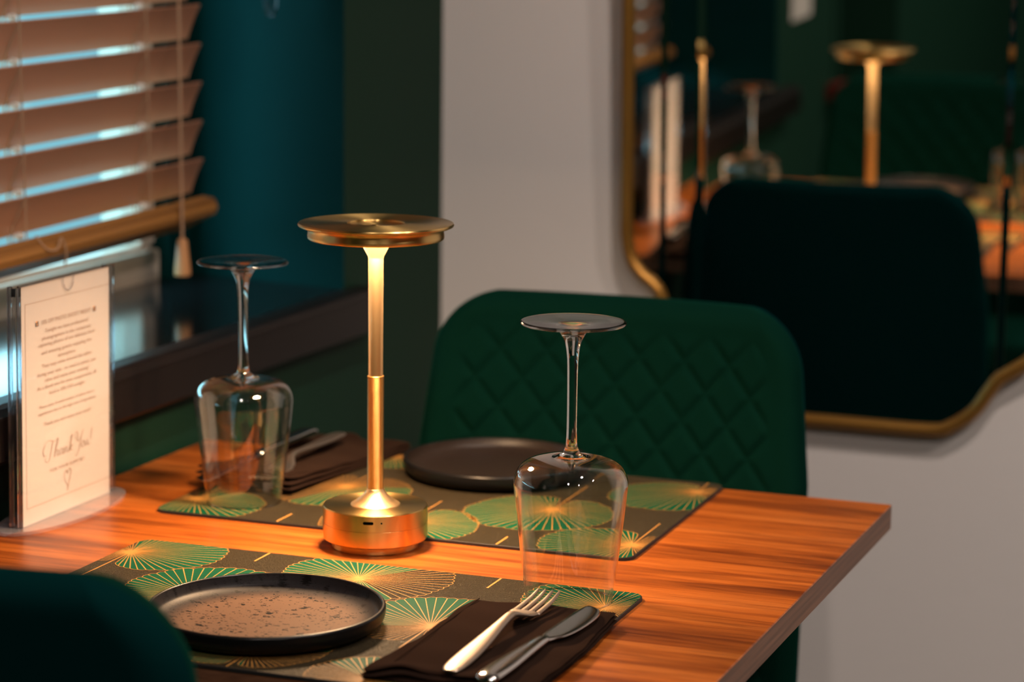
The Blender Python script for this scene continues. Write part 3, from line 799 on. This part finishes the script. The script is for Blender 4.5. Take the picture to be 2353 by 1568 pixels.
# ------------------------------------------------------------------ napkins and cutlery
def build_napkin(name_loc, rz, label, W=.126, D=.205, loft_back=0.0, flare=0.0):
    t = thing('napkin', label, 'napkin', name_loc, rz, 'folded dark cloth napkins')
    rnd = random.Random(5)
    layers = [(0, 0, 0, .0030, .0), (.001, -.001, .0028, .0030, .003), (.0025, .002, .0056, .0032, .0045)]
    for li, (dx, dy, z, th, ruf) in enumerate(layers):
        nx, ny = 44, 64; V = []; F = []
        x0, x1 = -W/2+dx, W/2-dx*.3; y0, y1 = -D/2+dy, D/2-dy
        ph = rnd.uniform(0, 6)
        for face in (0, 1):
            for j in range(ny+1):
                for i in range(nx+1):
                    u = i/nx; v = j/ny
                    uu = .5-.5*math.cos(PI*u); vv = .5-.5*math.cos(PI*v); uu = .5*u+.5*uu; vv = .5*v+.5*vv
                    x = x0+(x1-x0)*uu; y = y0+(y1-y0)*vv
                    x -= flare*(1-vv)*(1-uu)
                    # front edge ragged where the folds gather, corners pull in
                    fr = max(0, 1-vv*9); x += .0013*math.sin(vv*7+ph)+.0002*math.sin(vv*40+ph)
                    y += fr*ruf*(math.sin(uu*9+ph)+.5*math.sin(uu*23+ph*2))*.9+.0015*math.sin(uu*6+ph)
                    e = min(u, 1-u, v, 1-v); ed = min(e/.05, 1); pf = math.sqrt(1-(1-ed)**2)
                    zz = z+th/2+(1 if face else -1)*th/2*pf
                    wv = .0006*math.sin(x*95+y*40+ph)+.0005*math.sin(y*120+x*30+li)+fr*.0016*math.sin(uu*14+ph)*(li > 0)
                    zz += wv*(.3+.35*li)+.0008*li*fr + loft_back*vv**2*(.5+.25*li)
                    V.append((x, y, max(zz, .0002)))
        K = (nx+1)*(ny+1)
        for j in range(ny):
            for i in range(nx):
                a = j*(nx+1)+i; F.append((a, a+nx+1, a+nx+2, a+1)); F.append((K+a, K+a+1, K+a+nx+2, K+a+nx+1))
        for i in range(nx):
            a = i; b = ny*(nx+1)+i; F += [(a, a+1, K+a+1, K+a), (b+1, b, K+b, K+b+1)]
        for j in range(ny):
            a = j*(nx+1); b = a+nx; F += [(a+nx+1, a, K+a, K+a+nx+1), (b, b+nx+1, K+b+nx+1, K+b)]
        pyd('cloth_fold', V, F, M['cloth'], t, smooth=True)
    # stitched hem lying on the top fold
    bm = bmesh.new(); tube(bm, smooth_pts([(-W/2+.006, -D/2+.012, .0094), (-W/2+.0058, 0, .0096), (-W/2+.006, D/2-.006, .0094+loft_back)], 8), .0004, 6)
    bmo('hem', bm, M['cloth'], t)
    return t
build_napkin((-.1615, -.5800, .0031), .030, 'folded dark brown napkin under the bright fork and knife, near right', .117, .198, flare=.011)
build_napkin((-.5570, -.090, .0031), PI-.10, 'folded dark brown napkin behind the left glass, by the window wall', .105, .228, .010)

def build_fork(loc, rz, tilt, label):
    t = thing('fork', label, 'fork', loc, rz, 'steel forks on the napkins'); t.rotation_euler = (tilt, 0, rz)
    # along +y from handle end (0) to tine tips (.2)
    sec = [(0, .0040, .0010, .0010), (.003, .0062, .0013, .0012), (.012, .0080, .0016, .0018), (.035, .0083, .0018, .0030), (.065, .0066, .0020, .0052), (.095, .0043, .0023, .0080),
           (.112, .0036, .0026, .0092), (.120, .0040, .0024, .0086), (.127, .0068, .0019, .0066), (.133, .0098, .0015, .0048), (.140, .0112, .0013, .0036), (.146, .0116, .0012, .0032), (.1465, .0114, .0010, .0032)]
    bm = bmesh.new(); S = smooth_pts(sec, 5)
    loft(bm, [((0, y, z+.0008), (w, 0, 0), (0, 0, th)) for y, w, th, z in S])
    bmo('handle', bm, M['steel_satin'], t, smooth=True)
    for k in range(4):
        x0 = (k-1.5)*.0062; bm = bmesh.new()
        pts = [(.143, 1.00, .0031), (.150, 1.0, .0030), (.163, .99, .0033), (.179, .97, .0042), (.190, .94, .0058), (.1945, .92, .0066)]
        ww = [.0030, .0022, .0020, .0017, .0012, .0006]
        S = smooth_pts([(p[0], p[1], p[2], w) for p, w in zip(pts, ww)], 4)
        loft(bm, [((x0*s, y, z+.0008), (w, 0, 0), (0, 0, .0010)) for y, s, z, w in S])
        bmo('tine', bm, M['steel_satin'], t, smooth=True)
    return t
def build_knife(loc, rz, label, sc=1.0):
    t = thing('table_knife', label, 'knife', loc, rz, 'steel table knives on the napkins')
    sec = [(0, .0045, .0016, .0020, 0), (.003, .0080, .0026, .0028, 0), (.012, .0095, .0032, .0034, 0), (.035, .0092, .0034, .0036, 0), (.065, .0072, .0036, .0038, 0), (.092, .0056, .0036, .0040, 0), (.101, .0052, .0030, .0040, 0)]
    bm = bmesh.new(); S = smooth_pts(sec, 5)
    loft(bm, [((x, y*sc, z), (w, 0, 0), (0, 0, th)) for y, w, th, z, x in S]); bmo('handle', bm, M['steel'], t, smooth=True)
    sec = [(.100, .0050, .0022, .0040, 0), (.107, .0062, .0012, .0040, .001), (.116, .0086, .0009, .0040, .0026), (.132, .0104, .0009, .0040, .0036), (.155, .0110, .0009, .0040, .0036), (.175, .0102, .0009, .0040, .0028), (.188, .0080, .0008, .0040, .0010), (.194, .0050, .0007, .0040, -.0012), (.197, .0015, .0005, .0040, -.003)]
    bm = bmesh.new(); S = smooth_pts(sec, 5)
    loft(bm, [((x, y*sc, z), (w, 0, 0), (0, 0, th)) for y, w, th, z, x in S]); bmo('blade', bm, M['steel'], t, smooth=True)
    return t
build_fork((-.1655, -.6740, .0122), -.012, .014, 'satin steel fork on the near napkin, tines towards the glass')
build_knife((-.1345, -.6865, .0125), -.055, 'polished steel knife with rounded blade on the near napkin, right of the fork')
build_fork((-.5510, -.020, .0225), PI+.03, -.055, 'steel fork on the far napkin, its rounded handle end nearest the lamp pole')
build_knife((-.583, -.020, .0225), PI-.015, 'steel knife on the far napkin, tip poking out left behind the glass', 1.15).rotation_euler = (-.030, 0, PI-.015)

# ------------------------------------------------------------------ acrylic menu holder with the printed card
def build_holder():
    t = thing('sign_holder', 'clear acrylic upright sign holder on an oval base, at the table edge by the window', 'sign holder', (-.6805, -.333, 0), 0)
    t.rotation_euler = (0, R(.8), 0)
    # oval base: pointed-oval slab, long along y
    n = 48; P = [(.0325*math.copysign(abs(math.cos(2*PI*k/n))**1.0, math.cos(2*PI*k/n)), .096*math.sin(2*PI*k/n)) for k in range(n)]
    V = []
    for s, z in ((.985, 0), (1, .0006), (1, .0030), (.985, .0036)): V += [(x*s, y*s, z) for x, y in P]
    F = [tuple(range(n))[::-1], tuple(range(3*n, 4*n))]
    for k in range(3): F += [(k*n+i, k*n+(i+1) % n, (k+1)*n+(i+1) % n, (k+1)*n+i) for i in range(n)]
    pyd('oval_base', V, F, M['acrylic_base'], t)
    z0, z1 = .0036, .2150; ya, yb = -.079, .082
    # front and back sheets (thin), end posts and top edges
    pyd('front_sheet', [(.0058, ya, z0), (.0058, yb, z0), (.0058, yb, z1), (.0058, ya, z1)], [(0, 1, 2, 3)], M['acrylic'], t)
    pyd('back_sheet', [(-.0052, ya, z0), (-.0052, yb, z0), (-.0052, yb, z1), (-.0052, ya, z1)], [(0, 1, 2, 3)], M['acrylic'], t)
    for y, n_ in ((ya, 0), (yb-.0045, 1)):
        boxo('edge_post', (.0028, .0060, y, y+.0045, z0, z1), M['acrylic_solid'], t, .0004, seg=1)
        boxo('edge_post', (-.0056, -.0026, y, y+.0045, z0, z1), M['acrylic_solid'], t, .0004, seg=1)
    boxo('front_top_edge', (.0046, .0060, ya, yb, z1, z1+.0012), M['acrylic_solid'], t)
    # thumb notch outline
    bm = bmesh.new(); tube(bm, [(.0061, .0*0+.009*math.cos(a)+.002, z1-.0125*math.sin(a)) for a in [PI*k/14 for k in range(15)]], .0005, 6)
    bmo('thumb_notch', bm, M['acrylic_solid'], t)
    for y in (ya+.003, yb-.004):
        boxo('top_plug', (-.002, .0026, y-.0018, y+.0018, z1-.0085, z1-.0015), M['dark'], t)
    # card
    c = thing('printed_card', 'white printed notice card in the acrylic holder, reading Thank You', 'card', (-.6805, -.333, .0036))
    c.rotation_euler = (0, R(.8), 0)
    y0, y1 = -.073, .0745
    zt = .2105
    pyd('card_sheet', [(.0043, y0, 0), (.0043, y1, 0), (.0043, y1, zt), (.0043, y0, zt), (.0035, y0, 0), (.0035, y1, 0), (.0035, y1, zt), (.0035, y0, zt)],
        [(0, 1, 2, 3), (7, 6, 5, 4), (0, 4, 5, 1), (1, 5, 6, 2), (2, 6, 7, 3), (3, 7, 4, 0)], M['paper'], c)
    XP = .0046
    def rect(V, F, ya_, yb_, za, zb):
        i = len(V); V += [(XP, ya_, za), (XP, yb_, za), (XP, yb_, zb), (XP, ya_, zb)]; F.append((i, i+1, i+2, i+3))
    V, F = [], []; bt = .00042
    zb_, ztp = .0145, .1950; yl = -.0665; yr = .0742
    rect(V, F, yl, yr, ztp-bt, ztp); rect(V, F, yl, yr, zb_, zb_+bt); rect(V, F, yl, yl+bt, zb_, ztp)
    pyd('border_line', V, F, M['ink'], c)
    lines = [('10% OFF PHOTO SHOOT NIGHT!', 724, .0054, .098), ('Tonight we have professional', 744, .0047, .086), ('photographers in the restaurant', 760, .0047, .098), ('capturing photos of our delicious food', 774, .0047, .112),
             ('and amazing guests enjoying the', 792, .0047, .100), ('atmosphere.', 807, .0047, .036), ('They may come around the tables', 822, .0047, .100), ('during your visit - no need to pause, just', 840, .0047, .118),
             ('relax and enjoy your evening!', 855, .0047, .088), ('As a thank you for your cooperation, all', 870, .0047, .118), ('food is 10% OFF tonight.', 886, .0047, .072),
             ('Please note: A small number of dishes have a', 913, .0038, .110), ('supplement due to the high cost of ingredients', 928, .0038, .116), ('Thank you and enjoy your meal!', 954, .0044, .094), ('FOR YOUR SUPPORT', 1064, .0040, .070)]
    dg = None
    for txt, py, size, width in lines:
        cu = bpy.data.curves.new('printed_line', 'FONT'); cu.body = txt; cu.size = size; cu.align_x = 'CENTER'; cu.align_y = 'CENTER'; cu.resolution_u = 2
        ob = bpy.data.objects.new('printed_line', cu); COL.objects.link(ob)
        bpy.context.view_layer.update()
        me = bpy.data.meshes.new_from_object(ob.evaluated_get(bpy.context.evaluated_depsgraph_get()))
        bpy.data.objects.remove(ob); bpy.data.curves.remove(cu)
        xs = [v.co.x for v in me.vertices]; k = .84*width/(max(xs)-min(xs)); mx = (max(xs)+min(xs))/2
        zc = (1177-py)/2530-.0036
        for v in me.vertices:
            x, y = v.co.x, v.co.y; v.co = (XP, (x-mx)*k+.0015, zc+y*1.05)
        link('printed_line', me, M['ink'], c)
    # small camera icons at both ends of the headline
    for yy in (-.0475, .0485):
        V, F = [], []; zc = (1177-724)/2530-.0036
        rect(V, F, yy-.0026, yy+.0026, zc-.0022, zc+.0012); rect(V, F, yy+.0004, yy+.0024, zc+.0012, zc+.0024)
        pyd('camera_icon', V, F, M['ink_dark'], c)
        V, F = [], []; rect(V, F, yy-.0018, yy+.0002, zc+.0012, zc+.0026); rect(V, F, yy-.0008, yy+.0006, zc-.0012, zc+.0002)
        o = pyd('icon_flash', V, F, M['ink_orange'], c); 
        for v in o.data.vertices: v.co.x += .0001
    # script lettering, drawn as strokes (unit: x-height 1)
    strokes = [
        [(-.1, 2.2), (.35, 2.75), (1.2, 2.75), (2.1, 2.45), (2.9, 2.75)],                                   # T bar
        [(1.75, 2.5), (1.45, 1.4), (1.1, .2), (.6, -.45), (.1, -.3), (.05, .1), (.35, .2)],                 # T stem
        [(-.1, 2.2), (-.45, 1.5), (-.3, .7), (.3, .6)],
        [(2.0, .0), (2.4, 1.4), (2.75, 2.6), (2.95, 2.7), (2.85, 2.1), (2.35, .9), (2.1, 0)],
        [(2.15, .3), (2.6, .95), (2.9, .8), (2.75, .2), (2.95, 0), (3.2, .2)],                              # h
        [(4.0, .8), (3.6, .95), (3.3, .5), (3.4, .05), (3.8, .2), (4.05, .9), (3.95, .2), (4.15, 0), (4.4, .3)],  # a
        [(4.45, .95), (4.4, 0), (4.7, .8), (5.0, .9), (4.95, .2), (5.15, 0), (5.4, .25)],                   # n
        [(5.45, 0), (5.85, 1.6), (6.15, 2.5), (6.25, 2.3), (5.9, 1.2), (5.55, 0)], [(5.65, .4), (6.2, .95), (6.2, .65), (5.8, .5), (6.15, .05), (6.5, .15)],  # k
        [(7.1, 1.5), (6.9, 2.3), (7.3, 2.75), (7.6, 2.3), (7.5, 1.4), (7.8, 1.1), (8.4, 1.7)],               # Y
        [(8.9, 2.7), (8.4, 1.6), (8.0, .2), (7.5, -.9), (7.1, -1.1), (7.0, -.8)],
        [(8.9, .9), (8.5, .6), (8.55, .05), (8.9, 0), (9.15, .5), (8.95, .92), (8.7, .8)],                  # o
        [(9.3, .85), (9.3, .2), (9.5, 0), (9.8, .4), (9.95, .9), (9.9, .15), (10.1, 0), (10.35, .25)],      # u
        [(11.0, 2.5), (10.7, .7)], [(10.6, .1), (10.56, .0)]]
    V, F = [], []
    sc = .00720; zc = (1177-1035)/2530-.0036
    def ribbon(P, w):
        P = smooth_pts(P, 6) if len(P) > 2 else P
        pts = [Vector((p[0], p[1])) for p in P]
        for i in range(len(pts)-1):
            d = pts[i+1]-pts[i]
            if d.length < 1e-6: continue
            d.normalize(); nrm = Vector((-d.y, d.x)); ww = w*(.7+.9*abs(d.y)*(d.y < 0))
            i0 = len(V)
            for q in (pts[i]+nrm*ww-d*ww*.4, pts[i]-nrm*ww-d*ww*.4, pts[i+1]-nrm*ww+d*ww*.4, pts[i+1]+nrm*ww+d*ww*.4):
                V.append((XP, .0015+(q.x-5.2+.18*q.y*0)*sc, zc+q.y*sc*.80))
            F.append((i0, i0+1, i0+2, i0+3))
    for s in strokes: ribbon(s, .045)
    pyd('script_lettering', V, F, M['ink'], c)
    V, F = [], []; sc = .0080; zc = (1177-1092)/2530-.0036
    hp = [(5.2, -1.4), (4.6, -.4), (4.45, .5), (4.8, 1.0), (5.15, .5), (5.25, .9), (5.6, 1.1), (5.85, .6), (5.6, -.3), (5.2, -1.4), (5.1, -1.9)]
    ribbon(hp, .05); pyd('heart_outline', V, F, M['ink'], c)
build_holder()

# ------------------------------------------------------------------ small things seen only in the mirror
p = thing('wall_poster', 'small cream notice on the green pier beyond the window, seen in the mirror', 'notice', (XW+.001, -1.225, .225))
boxo('poster_sheet', (0, .0015, -.075, .075, 0, .22), M['paper'], p)
b = thing('wall_box', 'dark red box on the wall beside the dark doorway, seen in the mirror', 'box', (XW, -1.575+.10, .03))
boxo('box_body', (0, .03, -.07, .03, 0, .030), M['red'], b, .004); boxo('box_lid', (.0, .032, -.072, .032, .03, .035), M['red'], b, .002)
